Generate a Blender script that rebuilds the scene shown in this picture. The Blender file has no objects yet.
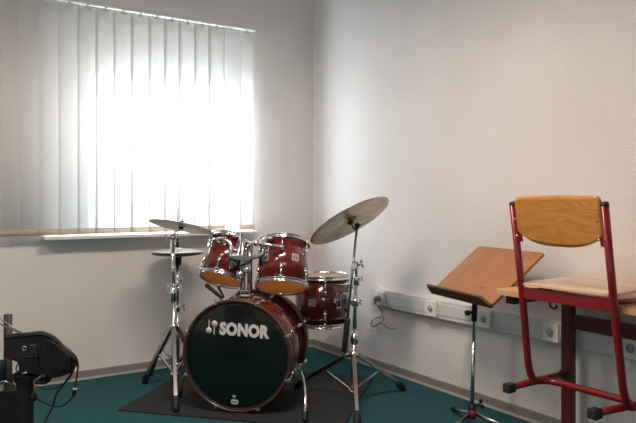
import bpy, bmesh, math, random
from mathutils import Vector, Matrix
random.seed(7)
sc = bpy.context.scene
COL = sc.collection
V = Vector

# ------------------------------------------------------------------ survey
# The room corner is the origin: wall_left is the plane Y=0, wall_right X=0.
# The camera stands at EYE, level; survey distances are (right, ahead, height).
F, CX, CY = 654.0, 318.0, 201.0
E1, E2 = V((.83666, .54773, 0)), V((-.54773, .83666, 0))
EYE = V((-2.441, -3.7925, 1.0))


def C(x, d, z):
    """survey coordinates (metres right of / ahead of the eye, height) -> world"""
    return V((EYE.x + x * E1.x + d * E1.y, EYE.y + x * E2.x + d * E2.y, z))


def D(x, d, z=0.0):
    return V((x * E1.x + d * E1.y, x * E2.x + d * E2.y, z))


def P(px, py, d):
    return C((px - CX) / F * d, d, 1 - (py - CY) / F * d)


def hit(px, py, p0, n):
    o = EYE
    r = P(px, py, 1.0) - o
    t = (p0 - o).dot(n) / r.dot(n)
    return o + r * t


def on_left(px, py, y=0.0):
    return hit(px, py, V((0, y, 0)), V((0, 1, 0)))


def on_right(px, py, x=0.0):
    return hit(px, py, V((x, 0, 0)), V((1, 0, 0)))


def at_z(px, py, z=0.0):
    return hit(px, py, V((0, 0, z)), V((0, 0, 1)))


# --------------------------------------------------------------- materials
def new_mat(name):
    m = bpy.data.materials.new(name)
    m.use_nodes = True
    nt = m.node_tree
    return m, nt, nt.nodes, nt.links, nt.nodes['Principled BSDF']


def mat(name, col, rough=.5, metal=0., noise=.08, scale=40., bump=0., bscale=200., coat=0., stretch=None, ior=1.5):
    m, nt, N, L, b = new_mat(name)
    tc = N.new('ShaderNodeTexCoord')
    mp = N.new('ShaderNodeMapping')
    L.new(tc.outputs['Object'], mp.inputs[0])
    if stretch:
        mp.inputs['Scale'].default_value = stretch
    nz = N.new('ShaderNodeTexNoise')
    nz.inputs['Scale'].default_value = scale
    nz.inputs['Detail'].default_value = 4
    L.new(mp.outputs[0], nz.inputs['Vector'])
    cr = N.new('ShaderNodeValToRGB')
    cr.color_ramp.elements[0].position = .3
    cr.color_ramp.elements[1].position = .7
    lo = [max(0, c * (1 - noise)) for c in col]
    hi = [min(1, c * (1 + noise)) for c in col]
    cr.color_ramp.elements[0].color = (*lo, 1)
    cr.color_ramp.elements[1].color = (*hi, 1)
    L.new(nz.outputs['Fac'], cr.inputs[0])
    L.new(cr.outputs[0], b.inputs['Base Color'])
    b.inputs['Roughness'].default_value = rough
    b.inputs['Metallic'].default_value = metal
    b.inputs['Coat Weight'].default_value = coat
    b.inputs['Coat Roughness'].default_value = .04
    b.inputs['IOR'].default_value = ior
    if bump:
        n2 = N.new('ShaderNodeTexNoise')
        n2.inputs['Scale'].default_value = bscale
        n2.inputs['Detail'].default_value = 3
        L.new(mp.outputs[0], n2.inputs['Vector'])
        bp = N.new('ShaderNodeBump')
        bp.inputs['Strength'].default_value = bump
        bp.inputs['Distance'].default_value = .004
        L.new(n2.outputs['Fac'], bp.inputs['Height'])
        L.new(bp.outputs[0], b.inputs['Normal'])
    return m


def wood(name, c1, c2, rough=.35, scale=6., axis=(1, 8, 8), coat=.2, dist=3.):
    m, nt, N, L, b = new_mat(name)
    tc = N.new('ShaderNodeTexCoord')
    mp = N.new('ShaderNodeMapping')
    mp.inputs['Scale'].default_value = axis
    L.new(tc.outputs['Object'], mp.inputs[0])
    nz = N.new('ShaderNodeTexNoise')
    nz.inputs['Scale'].default_value = scale
    nz.inputs['Detail'].default_value = 6
    nz.inputs['Distortion'].default_value = dist
    L.new(mp.outputs[0], nz.inputs['Vector'])
    cr = N.new('ShaderNodeValToRGB')
    cr.color_ramp.elements[0].position = .32
    cr.color_ramp.elements[1].position = .68
    cr.color_ramp.elements[0].color = (*c1, 1)
    cr.color_ramp.elements[1].color = (*c2, 1)
    L.new(nz.outputs['Fac'], cr.inputs[0])
    L.new(cr.outputs[0], b.inputs['Base Color'])
    b.inputs['Roughness'].default_value = rough
    b.inputs['Coat Weight'].default_value = coat
    b.inputs['Coat Roughness'].default_value = .15
    return m


def wall_mat(name, col):
    m, nt, N, L, b = new_mat(name)
    tc = N.new('ShaderNodeTexCoord')
    big = N.new('ShaderNodeTexNoise')
    big.inputs['Scale'].default_value = 2.2
    big.inputs['Detail'].default_value = 5
    L.new(tc.outputs['Object'], big.inputs['Vector'])
    cr = N.new('ShaderNodeValToRGB')
    cr.color_ramp.elements[0].position = .3
    cr.color_ramp.elements[1].position = .7
    cr.color_ramp.elements[0].color = (*[c * .95 for c in col], 1)
    cr.color_ramp.elements[1].color = (*[min(1, c * 1.04) for c in col], 1)
    L.new(big.outputs['Fac'], cr.inputs[0])
    L.new(cr.outputs[0], b.inputs['Base Color'])
    b.inputs['Roughness'].default_value = .75
    b.inputs['Specular IOR Level'].default_value = .3
    a = N.new('ShaderNodeTexNoise')
    a.inputs['Scale'].default_value = 115
    a.inputs['Detail'].default_value = 4
    a.inputs['Roughness'].default_value = .6
    L.new(tc.outputs['Object'], a.inputs['Vector'])
    v = N.new('ShaderNodeTexVoronoi')
    v.inputs['Scale'].default_value = 120
    L.new(tc.outputs['Object'], v.inputs['Vector'])
    mx = N.new('ShaderNodeMath')
    mx.operation = 'MULTIPLY_ADD'
    mx.inputs[1].default_value = -.35
    L.new(v.outputs['Distance'], mx.inputs[0])
    L.new(a.outputs['Fac'], mx.inputs[2])
    bp = N.new('ShaderNodeBump')
    bp.inputs['Strength'].default_value = .5
    bp.inputs['Distance'].default_value = .006
    L.new(mx.outputs[0], bp.inputs['Height'])
    L.new(bp.outputs[0], b.inputs['Normal'])
    return m


def fabric_mat(name, col, see, trans):
    m, nt, N, L, b = new_mat(name)
    N.remove(b)
    out = N['Material Output']
    tc = N.new('ShaderNodeTexCoord')
    mp = N.new('ShaderNodeMapping')
    mp.inputs['Scale'].default_value = (40, 40, 900)
    L.new(tc.outputs['Object'], mp.inputs[0])
    nz = N.new('ShaderNodeTexNoise')
    nz.inputs['Scale'].default_value = 1
    L.new(mp.outputs[0], nz.inputs['Vector'])
    cr = N.new('ShaderNodeValToRGB')
    cr.color_ramp.elements[0].color = (*[c * .9 for c in col], 1)
    cr.color_ramp.elements[1].color = (*[min(1, c * 1.08) for c in col], 1)
    L.new(nz.outputs['Fac'], cr.inputs[0])
    d = N.new('ShaderNodeBsdfDiffuse')
    t = N.new('ShaderNodeBsdfTranslucent')
    s = N.new('ShaderNodeBsdfTransparent')
    L.new(cr.outputs[0], d.inputs[0])
    L.new(cr.outputs[0], t.inputs[0])
    a = N.new('ShaderNodeMixShader')
    a.inputs[0].default_value = trans
    L.new(d.outputs[0], a.inputs[1])
    L.new(t.outputs[0], a.inputs[2])
    c = N.new('ShaderNodeMixShader')
    c.inputs[0].default_value = see
    L.new(a.outputs[0], c.inputs[1])
    L.new(s.outputs[0], c.inputs[2])
    L.new(c.outputs[0], out.inputs[0])
    return m


def glass_mat(name):
    m, nt, N, L, b = new_mat(name)
    N.remove(b)
    out = N['Material Output']
    t = N.new('ShaderNodeBsdfTransparent')
    t.inputs[0].default_value = (.93, .97, .98, 1)
    g = N.new('ShaderNodeBsdfGlossy')
    g.inputs['Roughness'].default_value = .02
    lw = N.new('ShaderNodeLayerWeight')
    fr = N.new('ShaderNodeMath')
    fr.operation = 'POWER'
    fr.inputs[1].default_value = 5
    L.new(lw.outputs['Facing'], fr.inputs[0])
    a = N.new('ShaderNodeMixShader')
    L.new(fr.outputs[0], a.inputs[0])
    L.new(t.outputs[0], a.inputs[1])
    L.new(g.outputs[0], a.inputs[2])
    L.new(a.outputs[0], out.inputs[0])
    return m


def head_mat(name, col, trans, clear=0.):
    m, nt, N, L, b = new_mat(name)
    out = N['Material Output']
    tc = N.new('ShaderNodeTexCoord')
    nz = N.new('ShaderNodeTexNoise')
    nz.inputs['Scale'].default_value = 9
    L.new(tc.outputs['Object'], nz.inputs['Vector'])
    cr = N.new('ShaderNodeValToRGB')
    cr.color_ramp.elements[0].color = (*[c * .88 for c in col], 1)
    cr.color_ramp.elements[1].color = (*[min(1, c * 1.08) for c in col], 1)
    L.new(nz.outputs['Fac'], cr.inputs[0])
    L.new(cr.outputs[0], b.inputs['Base Color'])
    b.inputs['Roughness'].default_value = .3
    t = N.new('ShaderNodeBsdfTranslucent')
    L.new(cr.outputs[0], t.inputs[0])
    a = N.new('ShaderNodeMixShader')
    a.inputs[0].default_value = trans
    L.new(b.outputs[0], a.inputs[1])
    L.new(t.outputs[0], a.inputs[2])
    c = N.new('ShaderNodeMixShader')
    c.inputs[0].default_value = clear
    tr = N.new('ShaderNodeBsdfTransparent')
    L.new(a.outputs[0], c.inputs[1])
    L.new(tr.outputs[0], c.inputs[2])
    L.new(c.outputs[0], out.inputs[0])
    return m


def emit_mat(name, col, s):
    m, nt, N, L, b = new_mat(name)
    b.inputs['Base Color'].default_value = (.9, .9, .9, 1)
    b.inputs['Emission Color'].default_value = (*col, 1)
    b.inputs['Emission Strength'].default_value = s
    return m


M = dict(
    wall=wall_mat('plaster_wall', (.82, .785, .76)),
    ceil=wall_mat('plaster_ceiling', (.74, .70, .66)),
    carpet=mat('teal_carpet', (.0065, .083, .097), .95, noise=.35, scale=160, bump=.8, bscale=420),
    mat=mat('charcoal_mat', (.0175, .0215, .0255), .95, noise=.7, scale=160, bump=.7, bscale=500),
    base=mat('taupe_skirting', (.27, .25, .235), .6, noise=.05),
    strip=mat('pale_strip', (.55, .53, .49), .5, noise=.05),
    white=mat('white_plastic', (.86, .85, .82), .4, noise=.02),
    trunk=mat('trunking_plastic', (.73, .72, .70), .45, noise=.02),
    white_paint=mat('white_paint', (.82, .83, .82), .45, noise=.02),
    socketdark=mat('socket_recess', (.42, .42, .41), .5, noise=.03),
    fabric=fabric_mat('blind_fabric', (.88, .86, .83), .29, .20),
    hem=fabric_mat('blind_hem', (.66, .58, .48), .02, .30),
    alu=mat('aluminium', (.78, .77, .75), .35, .6, noise=.03),
    chrome=mat('chrome', (.78, .78, .79), .13, 1., noise=.04, scale=15),
    satin=mat('satin_steel', (.50, .50, .51), .24, 1., noise=.06, scale=20),
    red=wood('red_lacquer', (.105, .007, .007), (.155, .013, .010), .14, 5., (8, 8, 1), 1.0, 1.),
    hoop=wood('hoop_wood', (.050, .017, .012), (.080, .027, .018), .3, 6., (6, 6, 6), .3, 1.),
    head_black=mat('black_drum_head', (.004, .008, .0075), .2, noise=.1, coat=.4, ior=1.4),
    head_amber=head_mat('amber_drum_head', (.98, .50, .15), .72),
    head_white=head_mat('clear_drum_head', (.95, .93, .90), .3, .65),
    ink=mat('white_print', (.62, .62, .60), .5, noise=.03),
    badge=mat('badge_metal', (.62, .60, .58), .3, .6, noise=.1),
    badge_dark=mat('badge_dark', (.18, .05, .05), .4, noise=.1),
    rubber=mat('black_rubber', (.007, .007, .0075), .6, noise=.15),
    blackp=mat('black_plastic', (.0055, .0055, .0053), .62, noise=.15),
    darkp=mat('dark_plastic', (.0025, .0025, .0025), .6, noise=.15),
    shield=mat('dark_green_black_plastic', (.0045, .0065, .006), .4, noise=.1),
    greyp=mat('blue_grey_plastic', (.06, .075, .10), .35, noise=.1),
    cymbal=mat('bronze_cymbal', (.60, .51, .38), .38, .8, noise=.32, scale=9, bump=.06, bscale=30),
    hat=mat('hat_bronze', (.74, .66, .58), .36, .45, noise=.12, scale=11),
    hat_shaded=mat('shaded_hat_bronze', (.16, .14, .115), .4, .6, noise=.2, scale=11),  # hi-hat bronze with the shade of its underside put into the colour
    desk=wood('desk_veneer', (.33, .125, .038), (.45, .185, .062), .38, 4., (1.4, 1.4, 1.4), .25, 1.5),
    deskedge=wood('desk_edge', (.075, .030, .016), (.12, .048, .025), .5, 6., (3, 3, 3), 0, 1.),
    back=wood('back_plywood', (.50, .205, .042), (.66, .295, .07), .3, 5., (1.2, 1.2, 5), .3, 3.),
    seat=wood('beech_plywood', (.72, .47, .28), (.80, .56, .36), .32, 5., (6, 1, 6), .3, 1.),
    table=wood('table_beech', (.60, .34, .145), (.70, .42, .19), .4, 5., (6, 1, 6), .2, 1.),
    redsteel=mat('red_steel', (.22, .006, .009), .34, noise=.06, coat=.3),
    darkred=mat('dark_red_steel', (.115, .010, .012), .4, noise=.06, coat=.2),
    cap=mat('grey_cap', (.022, .023, .024), .55, noise=.1),
    glass=glass_mat('window_glass'),
    lamp=emit_mat('lamp_diffuser', (1, .90, .78), 3.0),
    greywire=mat('dull_wire', (.16, .155, .15), .5, .3, noise=.05),
    grey=mat('grey_cable', (.24, .235, .22), .5, noise=.05),
)


# ---------------------------------------------------------------- geometry
def frame_of(axis, hint=None):
    a = axis.normalized()
    h = hint if hint is not None else (V((0, 0, 1)) if abs(a.z) < .9 else V((1, 0, 0)))
    x = h.cross(a)
    x.normalize()
    y = a.cross(x)
    return x, y, a


def smooth_path(pts, n=6, closed=False):
    """Catmull-Rom through the points"""
    out = []
    N_ = len(pts)
    for i in range(N_ - 1 if not closed else N_):
        p0 = pts[max(i - 1, 0)] if not closed else pts[(i - 1) % N_]
        p1 = pts[i]
        p2 = pts[(i + 1) % N_]
        p3 = pts[min(i + 2, N_ - 1)] if not closed else pts[(i + 2) % N_]
        for k in range(n):
            t = k / n
            out.append(.5 * ((2 * p1) + (p2 - p0) * t + (2 * p0 - 5 * p1 + 4 * p2 - p3) * t * t + (3 * p1 - p0 - 3 * p2 + p3) * t ** 3))
    if not closed:
        out.append(pts[-1])
    return out


def fillet(pts, r, n=6):
    """polyline with rounded corners"""
    out = [pts[0]]
    for i in range(1, len(pts) - 1):
        a, b, c = pts[i - 1], pts[i], pts[i + 1]
        u, w = (a - b), (c - b)
        k = min(r, u.length * .49, w.length * .49)
        p, q = b + u.normalized() * k, b + w.normalized() * k
        for j in range(n + 1):
            t = j / n
            out.append(p * (1 - t) ** 2 + b * 2 * t * (1 - t) + q * t * t)
    out.append(pts[-1])
    return out


class MB:
    def __init__(s):
        s.bm = bmesh.new()

    def box(s, c, x, y, z, bev=0.):
        """oriented box: centre and three half-extent vectors"""
        vs = [s.bm.verts.new(c + x * i + y * j + z * k) for i in (-1, 1) for j in (-1, 1) for k in (-1, 1)]
        fs = [(0, 1, 3, 2), (4, 6, 7, 5), (0, 4, 5, 1), (2, 3, 7, 6), (0, 2, 6, 4), (1, 5, 7, 3)]
        fc = [s.bm.faces.new([vs[i] for i in f]) for f in fs]
        if bev:
            es = list({e for f in fc for e in f.edges})
            bmesh.ops.bevel(s.bm, geom=es, offset=bev, segments=2, profile=.6, affect='EDGES')
        return s

    def abox(s, lo, hi, bev=0.):
        lo, hi = V(lo), V(hi)
        h = (hi - lo) / 2
        return s.box((lo + hi) / 2, V((h.x, 0, 0)), V((0, h.y, 0)), V((0, 0, h.z)), bev)

    def rings(s, rings, cap=True, closed=False):
        R = [[s.bm.verts.new(p) for p in r] for r in rings]
        n = len(R[0])
        m = len(R)
        for i in range(m if closed else m - 1):
            a, b = R[i], R[(i + 1) % m]
            for j in range(n):
                f = s.bm.faces.new((a[j], a[(j + 1) % n], b[(j + 1) % n], b[j]))
                f.smooth = True
        if cap and not closed:
            s.bm.faces.new(list(reversed(R[0])))
            s.bm.faces.new(R[-1])
        return s

    def tube(s, pts, r, n=10, flat=1., closed=False, hint=None):
        pts = [V(p) for p in pts]
        rings = []
        m = len(pts)
        prev = None
        for i, p in enumerate(pts):
            if closed:
                t = pts[(i + 1) % m] - pts[i - 1]
            else:
                t = pts[min(i + 1, m - 1)] - pts[max(i - 1, 0)]
            if prev is None:
                x, y, a = frame_of(t, hint)
            else:
                a = t.normalized()
                x = (prev - a * prev.dot(a)).normalized()
                y = a.cross(x)
            prev = x
            rr = r[i] if isinstance(r, (list, tuple)) else r
            rings.append([p + x * math.cos(2 * math.pi * k / n) * rr + y * math.sin(2 * math.pi * k / n) * rr * flat for k in range(n)])
        return s.rings(rings, True, closed)

    def cyl(s, a, b, r, r2=None, n=14):
        return s.tube([a, b], [r, r if r2 is None else r2], n)

    def lathe(s, o, axis, prof, n=48, cap=True):
        """profile of (radius, height) along axis; not closed"""
        x, y, a = frame_of(axis)
        rings = [[o + a * h + (x * math.cos(2 * math.pi * k / n) + y * math.sin(2 * math.pi * k / n)) * r for k in range(n)] for r, h in prof]
        return s.rings(rings, cap)

    def torus(s, o, axis, prof, n=48):
        """closed profile swept round axis"""
        x, y, a = frame_of(axis)
        m = len(prof)
        R = [[s.bm.verts.new(o + a * h + (x * math.cos(2 * math.pi * k / n) + y * math.sin(2 * math.pi * k / n)) * r) for r, h in prof] for k in range(n)]
        for k in range(n):
            A, B = R[k], R[(k + 1) % n]
            for j in range(m):
                f = s.bm.faces.new((A[j], A[(j + 1) % m], B[(j + 1) % m], B[j]))
                f.smooth = True
        return s

    def ball(s, c, r, n=10, sq=(1, 1, 1)):
        res = bmesh.ops.create_uvsphere(s.bm, u_segments=n, v_segments=max(5, n // 2 + 1), radius=r)
        for v in res['verts']:
            v.co = V((v.co.x * sq[0], v.co.y * sq[1], v.co.z * sq[2])) + c
        for f in {f for v in res['verts'] for f in v.link_faces}:
            f.smooth = True
        return s

    def prism(s, outline, ext, bev=0.):
        """closed outline (points) extruded by vector ext"""
        a = [s.bm.verts.new(p) for p in outline]
        b = [s.bm.verts.new(p + ext) for p in outline]
        n = len(a)
        fs = [s.bm.faces.new(list(reversed(a))), s.bm.faces.new(b)]
        for i in range(n):
            fs.append(s.bm.faces.new((a[i], a[(i + 1) % n], b[(i + 1) % n], b[i])))
        if bev:
            es = list({e for f in fs[:2] for e in f.edges})
            bmesh.ops.bevel(s.bm, geom=es, offset=bev, segments=2, profile=.6, affect='EDGES')
        return s

    def sheet(s, grid, th, nrm=None):
        """grid of points thickened along the local normal"""
        n, m = len(grid), len(grid[0])
        top = [[s.bm.verts.new(p) for p in row] for row in grid]
        bot = []
        for i in range(n):
            r = []
            for j in range(m):
                du = grid[min(i + 1, n - 1)][j] - grid[max(i - 1, 0)][j]
                dv = grid[i][min(j + 1, m - 1)] - grid[i][max(j - 1, 0)]
                k = du.cross(dv).normalized()
                r.append(s.bm.verts.new(grid[i][j] - k * th))
            bot.append(r)
        for i in range(n - 1):
            for j in range(m - 1):
                f = s.bm.faces.new((top[i][j], top[i + 1][j], top[i + 1][j + 1], top[i][j + 1]))
                f.smooth = True
                f = s.bm.faces.new((bot[i][j], bot[i][j + 1], bot[i + 1][j + 1], bot[i + 1][j]))
                f.smooth = True
        per = [(0, j) for j in range(m)] + [(i, m - 1) for i in range(1, n)] + [(n - 1, j) for j in range(m - 2, -1, -1)] + [(i, 0) for i in range(n - 2, 0, -1)]
        for k in range(len(per)):
            a, b = per[k], per[(k + 1) % len(per)]
            s.bm.faces.new((top[a[0]][a[1]], top[b[0]][b[1]], bot[b[0]][b[1]], bot[a[0]][a[1]]))
        return s

    def build(s, name, m, parent=None, loc=None):
        me = bpy.data.meshes.new(name)
        off = V((0, 0, 0))
        q = parent
        while q is not None:
            off += q.location
            q = q.parent
        if parent is None and loc is not None:
            off = V(loc)
        bmesh.ops.recalc_face_normals(s.bm, faces=s.bm.faces[:])
        bmesh.ops.translate(s.bm, verts=s.bm.verts[:], vec=-off)
        s.bm.to_mesh(me)
        s.bm.free()
        me.materials.append(M[m] if isinstance(m, str) else m)
        o = bpy.data.objects.new(name, me)
        COL.objects.link(o)
        if parent is not None:
            o.parent = parent
        elif loc is not None:
            o.location = off
        return o


def tag(o, label=None, cat=None, group=None, kind=None):
    if label:
        o['label'] = label
    if cat:
        o['category'] = cat
    if group:
        o['group'] = group
    if kind:
        o['kind'] = kind
    return o


def thing(name, loc, label, cat, group=None):
    o = bpy.data.objects.new(name, None)
    o.empty_display_size = .05
    COL.objects.link(o)
    o.location = loc
    return tag(o, label, cat, group)


def part_label(o, s):
    o['label'] = s
    return o


UP = V((0, 0, 1))
XW, YW = V((1, 0, 0)), V((0, 1, 0))

# ================================================================ the room
RX0, RY0, RH = -4.4, -5.4, 2.62          # room spans X RX0..0, Y RY0..0
T = .24
tag(MB().abox((RX0 - T, RY0 - T, -.1), (T, T, 0)).build('floor', 'carpet'), 'teal green carpet floor of the room', 'floor', kind='structure')
tag(MB().abox((RX0 - T, RY0 - T, RH), (T, T, RH + .1)).build('ceiling', 'ceil'), 'white ceiling over the room', 'ceiling', kind='structure')
tag(MB().abox((0, RY0, 0), (T, T, RH)).build('wall_right', 'wall'), 'rough white plaster wall behind the chair and music stand', 'wall', kind='structure')
tag(MB().abox((RX0 - T, RY0, 0), (RX0, T, RH)).build('wall_west', 'wall'), 'plain white plaster wall opposite the chair', 'wall', kind='structure')
BX0, BX1, BZ0, BZ1 = -3.3, -2.6, 1.0, 1.7
w = MB().abox((RX0 - T, RY0 - T, 0), (BX0, RY0, RH)).abox((BX1, RY0 - T, 0), (T, RY0, RH)).abox((BX0, RY0 - T, 0), (BX1, RY0, BZ0)).abox((BX0, RY0 - T, BZ1), (BX1, RY0, RH))
tag(w.build('wall_back', 'wall'), 'plain white plaster wall behind the viewer', 'wall', kind='structure')
# window wall with its opening
OX0, OX1, OZ0, OZ1 = -1.74, -.47, .80, 2.03
w = MB()
w.abox((RX0, 0, 0), (OX0, T, RH)).abox((OX1, 0, 0), (0, T, RH))
w.abox((OX0, 0, 0), (OX1, T, OZ0 - .0)).abox((OX0, 0, OZ1), (OX1, T, RH))
tag(w.build('wall_left', 'wall'), 'rough white plaster wall holding the window with the blind', 'wall', kind='structure')

# window: frame, glass and sill
wf = tag(bpy.data.objects.new('window_1', None), 'white framed window glowing with daylight behind the vertical blind', 'window', kind='structure')
COL.objects.link(wf)
wf.location = (OX0, .16, OZ0)
GX0, GX1, GZ0, GZ1 = -1.466, -.505, .835, 1.756
f = MB()
f.abox((OX0, .14, OZ0), (GX0, .20, OZ1), .004).abox((GX1, .14, OZ0), (OX1, .20, OZ1), .004)
f.abox((GX0, .14, OZ0), (GX1, .20, GZ0), .004).abox((GX0, .14, GZ1), (GX1, .20, OZ1), .004)
f.build('window_frame', 'white_paint', wf)
MB().abox((GX0, .165, GZ0), (GX1, .175, GZ1)).build('window_pane', 'glass', wf)
MB().box(V((GX0 - .014, .13, 1.2)), V((.012, 0, 0)), V((0, .012, 0)), V((0, 0, .03)), .003).tube([V((GX0 - .014, .118, 1.2)), V((GX0 - .014, .095, 1.2)), V((GX0 - .014, .095, 1.09))], .009).build('window_handle', 'alu', wf)
MB().abox((-1.755, -.11, .792), (OX1, 0, .810), .003).abox((OX0, -.003, .795), (OX1, .14, .8095), .001).build('window_sill', 'white_paint', wf)

wb = tag(bpy.data.objects.new('fill_window', None), 'white framed window added for fill light in the wall behind the viewer', 'window', kind='structure')  # unseen window, added to let soft fill light in from behind
COL.objects.link(wb)
wb.location = (BX0, RY0 - .1, BZ0)
f = MB()
for a, b in ((BX0, BX0 + .06), (BX1 - .06, BX1), ((BX0 + BX1) / 2 - .04, (BX0 + BX1) / 2 + .04)):
    f.abox((a, RY0 - .15, BZ0), (b, RY0 - .09, BZ1), .004)
for a, b in ((BZ0, BZ0 + .06), (BZ1 - .06, BZ1)):
    f.abox((BX0 + .06, RY0 - .148, a), (BX1 - .06, RY0 - .092, b), .004)
f.build('window_frame', 'white_paint', wb)
MB().abox((BX0 + .05, RY0 - .125, BZ0 + .05), (BX1 - .05, RY0 - .118, BZ1 - .05)).build('window_pane', 'glass', wb)
MB().abox((BX0 - .04, RY0 - .09, BZ0 - .02), (BX1 + .04, RY0 + .04, BZ0), .003).build('window_sill', 'white_paint', wb)

# skirting boards with a pale strip at the carpet
for nm, lo, hi, slo, shi, lb in (
        ('baseboard_left', (RX0, -.012, .012), (-.0, 0, .05), (RX0, -.018, 0), (0, 0, .012), 'window wall'),
        ('baseboard_right', (-.012, RY0, .012), (0, -.012, .05), (-.018, RY0, 0), (0, -.018, .012), 'right hand wall')):
    b = tag(MB().abox(lo, hi, .002).build(nm, 'base'), 'low taupe skirting board along the foot of the ' + lb, 'skirting', kind='structure')
    MB().abox(slo, shi, .001).build('edge_strip', 'strip', b)

# pendant lamps out of the frame: first read from the shadows, second added fill
LZ = 2.2  # hung low to keep the upper walls darker
for (lx, ly), lb in (((-1.5, -1.9), 'flat white pendant lamp hanging above the drum kit'),
                     ((-3.1, -2.1), 'flat white pendant lamp added as fill light above the black equipment stand')):
    l = thing('pendant_lamp', (lx, ly, LZ), lb, 'lamp', 'pendant lamps')
    MB().abox((lx - .45, ly - .15, LZ), (lx + .45, ly + .15, LZ + .05), .006).build('lamp_housing', 'white_paint', l)
    MB().abox((lx - .42, ly - .13, LZ - .008), (lx + .42, ly + .13, LZ - .001)).build('lamp_diffuser', 'lamp', l)
    for k in (-.35, .35):
        MB().cyl(V((lx + k, ly, LZ + .05)), V((lx + k, ly, RH)), .003, n=8).build('hanging_wire', 'satin', l)
    ld = bpy.data.lights.new('pendant_lamp_light', 'AREA')
    ld.shape = 'RECTANGLE'
    ld.size, ld.size_y = .82, .25
    ld.energy = 31 if lx > -2 else 19
    ld.color = (1, .82, .69)
    lo = bpy.data.objects.new('pendant_lamp_light', ld)
    COL.objects.link(lo)
    lo.location = (lx, ly, LZ - .012)

# ================================================================ vertical blind
BY = -.085
edges = [2, 20, 40, 60, 79, 97, 114.5, 132, 149.5, 165, 179.5, 195, 209.5, 224, 239.5, 253.5]
xs = [on_left(p, 230, BY).x for p in edges]
rail_z = on_left(254, 31.2, BY).z
bot_z = on_left(141, 232.7, BY).z
bl = thing('vertical_blind', (xs[-1], BY, bot_z), 'sheer white vertical blind hanging in front of the bright window', 'blind')
hr = MB().abox((xs[0] - .02, BY - .022, rail_z), (xs[-1] + .012, BY + .022, rail_z + .022), .003).abox((xs[0] - .02, BY - .012, rail_z + .022), (xs[-1] + .012, BY + .012, rail_z + .034)).build('headrail', 'white', bl)
for k in range(5):
    x = xs[0] + .1 + k * .34
    MB().abox((x - .012, BY - .01, rail_z + .03), (x + .012, -.001, rail_z + .04)).build('wall_bracket', 'alu', hr)
for i in range(len(xs) - 1):
    x0, x1 = xs[i], xs[i + 1]
    wd = (x1 - x0) + .020
    cx = (x0 + x1) / 2
    ang = math.radians(7 + random.uniform(-1.5, 1.5))
    if i == 13:
        ang = math.radians(-24)
        wd *= .93
    if i == 14:
        ang = math.radians(-5)
        wd -= .010
    ux = V((math.cos(ang), math.sin(ang), 0))
    nn = V((-math.sin(ang), math.cos(ang), 0))
    lean = random.uniform(-.003, .003)

    def vane(z0, z1, off, n=9, th=.0009):
        g = []
        for a in range(2):
            z = (z0, z1)[a]
            dx = lean * (rail_z - z)
            g.append([V((cx + dx, BY, z)) + ux * wd * (t / (n - 1) - .5) + nn * (.004 * math.sin(math.pi * t / (n - 1)) + off) for t in range(n)])
        return MB().sheet(g, th)
    v = vane(bot_z + .030, rail_z - .012, 0).build('vane', 'fabric', bl)
    if i != 13:
        vane(bot_z, bot_z + .033, -.001, th=.004).build('bottom_weight', 'hem', v)
    MB().cyl(V((cx, BY, rail_z - .02)), V((cx, BY, rail_z + .004)), .006, n=8).box(V((cx, BY, rail_z - .016)), ux * .02, nn * .003, UP * .006).build('carrier_hook', 'white', v)

# ================================================================ trunking, sockets, plug
tz1 = on_right(371, 286.3).z
tz0 = on_right(371, 304.2, -.045).z
ty = on_right(371, 295, -.045).y
TRX = -.045
tr = thing('cable_trunking', (0, ty, tz0), 'white wall trunking running along the right wall behind the music stand', 'cable trunking')
MB().abox((TRX, -3.6, tz0), (0, ty, tz1), .004).build('body', 'trunk', tr)
MB().abox((TRX - .004, -3.6, tz0 + .022), (TRX, ty - .012, tz1 - .02), .0015).build('lid', 'trunk', tr)
MB().abox((TRX - .003, ty - .010, tz0 - .003), (0, ty + .006, tz1 + .003), .002).build('end_cap', 'trunk', tr)
szc = (tz0 + tz1) / 2


def make_socket(loc, label):
    x, y, z = loc
    t = thing('wall_socket', loc, label, 'socket', 'sockets on the wall trunking')
    MB().abox((x - .016, y - .04, z - .04), (x, y + .04, z + .04), .003).build('cover_plate', 'white', t)
    MB().torus(V((x - .016, y, z)), V((1, 0, 0)), [(.019, -.001), (.0225, -.002), (.0235, 0), (.019, .004)], 28).build('socket_ring', 'white', t)
    MB().lathe(V((x - .0165, y, z)), V((1, 0, 0)), [(.0001, 0), (.0190, 0), (.0190, .004), (.0001, .004)], 24).build('socket_well', 'socketdark', t)
    h = MB()
    for s in (-1, 1):
        h.cyl(V((x - .0175, y + s * .0095, z)), V((x - .015, y + s * .0095, z)), .0028, n=10)
    h.build('contact_hole', 'darkp', t)
    return t


def dup(t, loc, label):
    r = t.copy()
    COL.objects.link(r)
    r.location = loc
    r['label'] = label
    for ch in list(t.children):
        c = ch.copy()
        COL.objects.link(c)
        c.parent = r
        for g in ch.children:
            d = g.copy()
            COL.objects.link(d)
            d.parent = c
    return r


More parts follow.
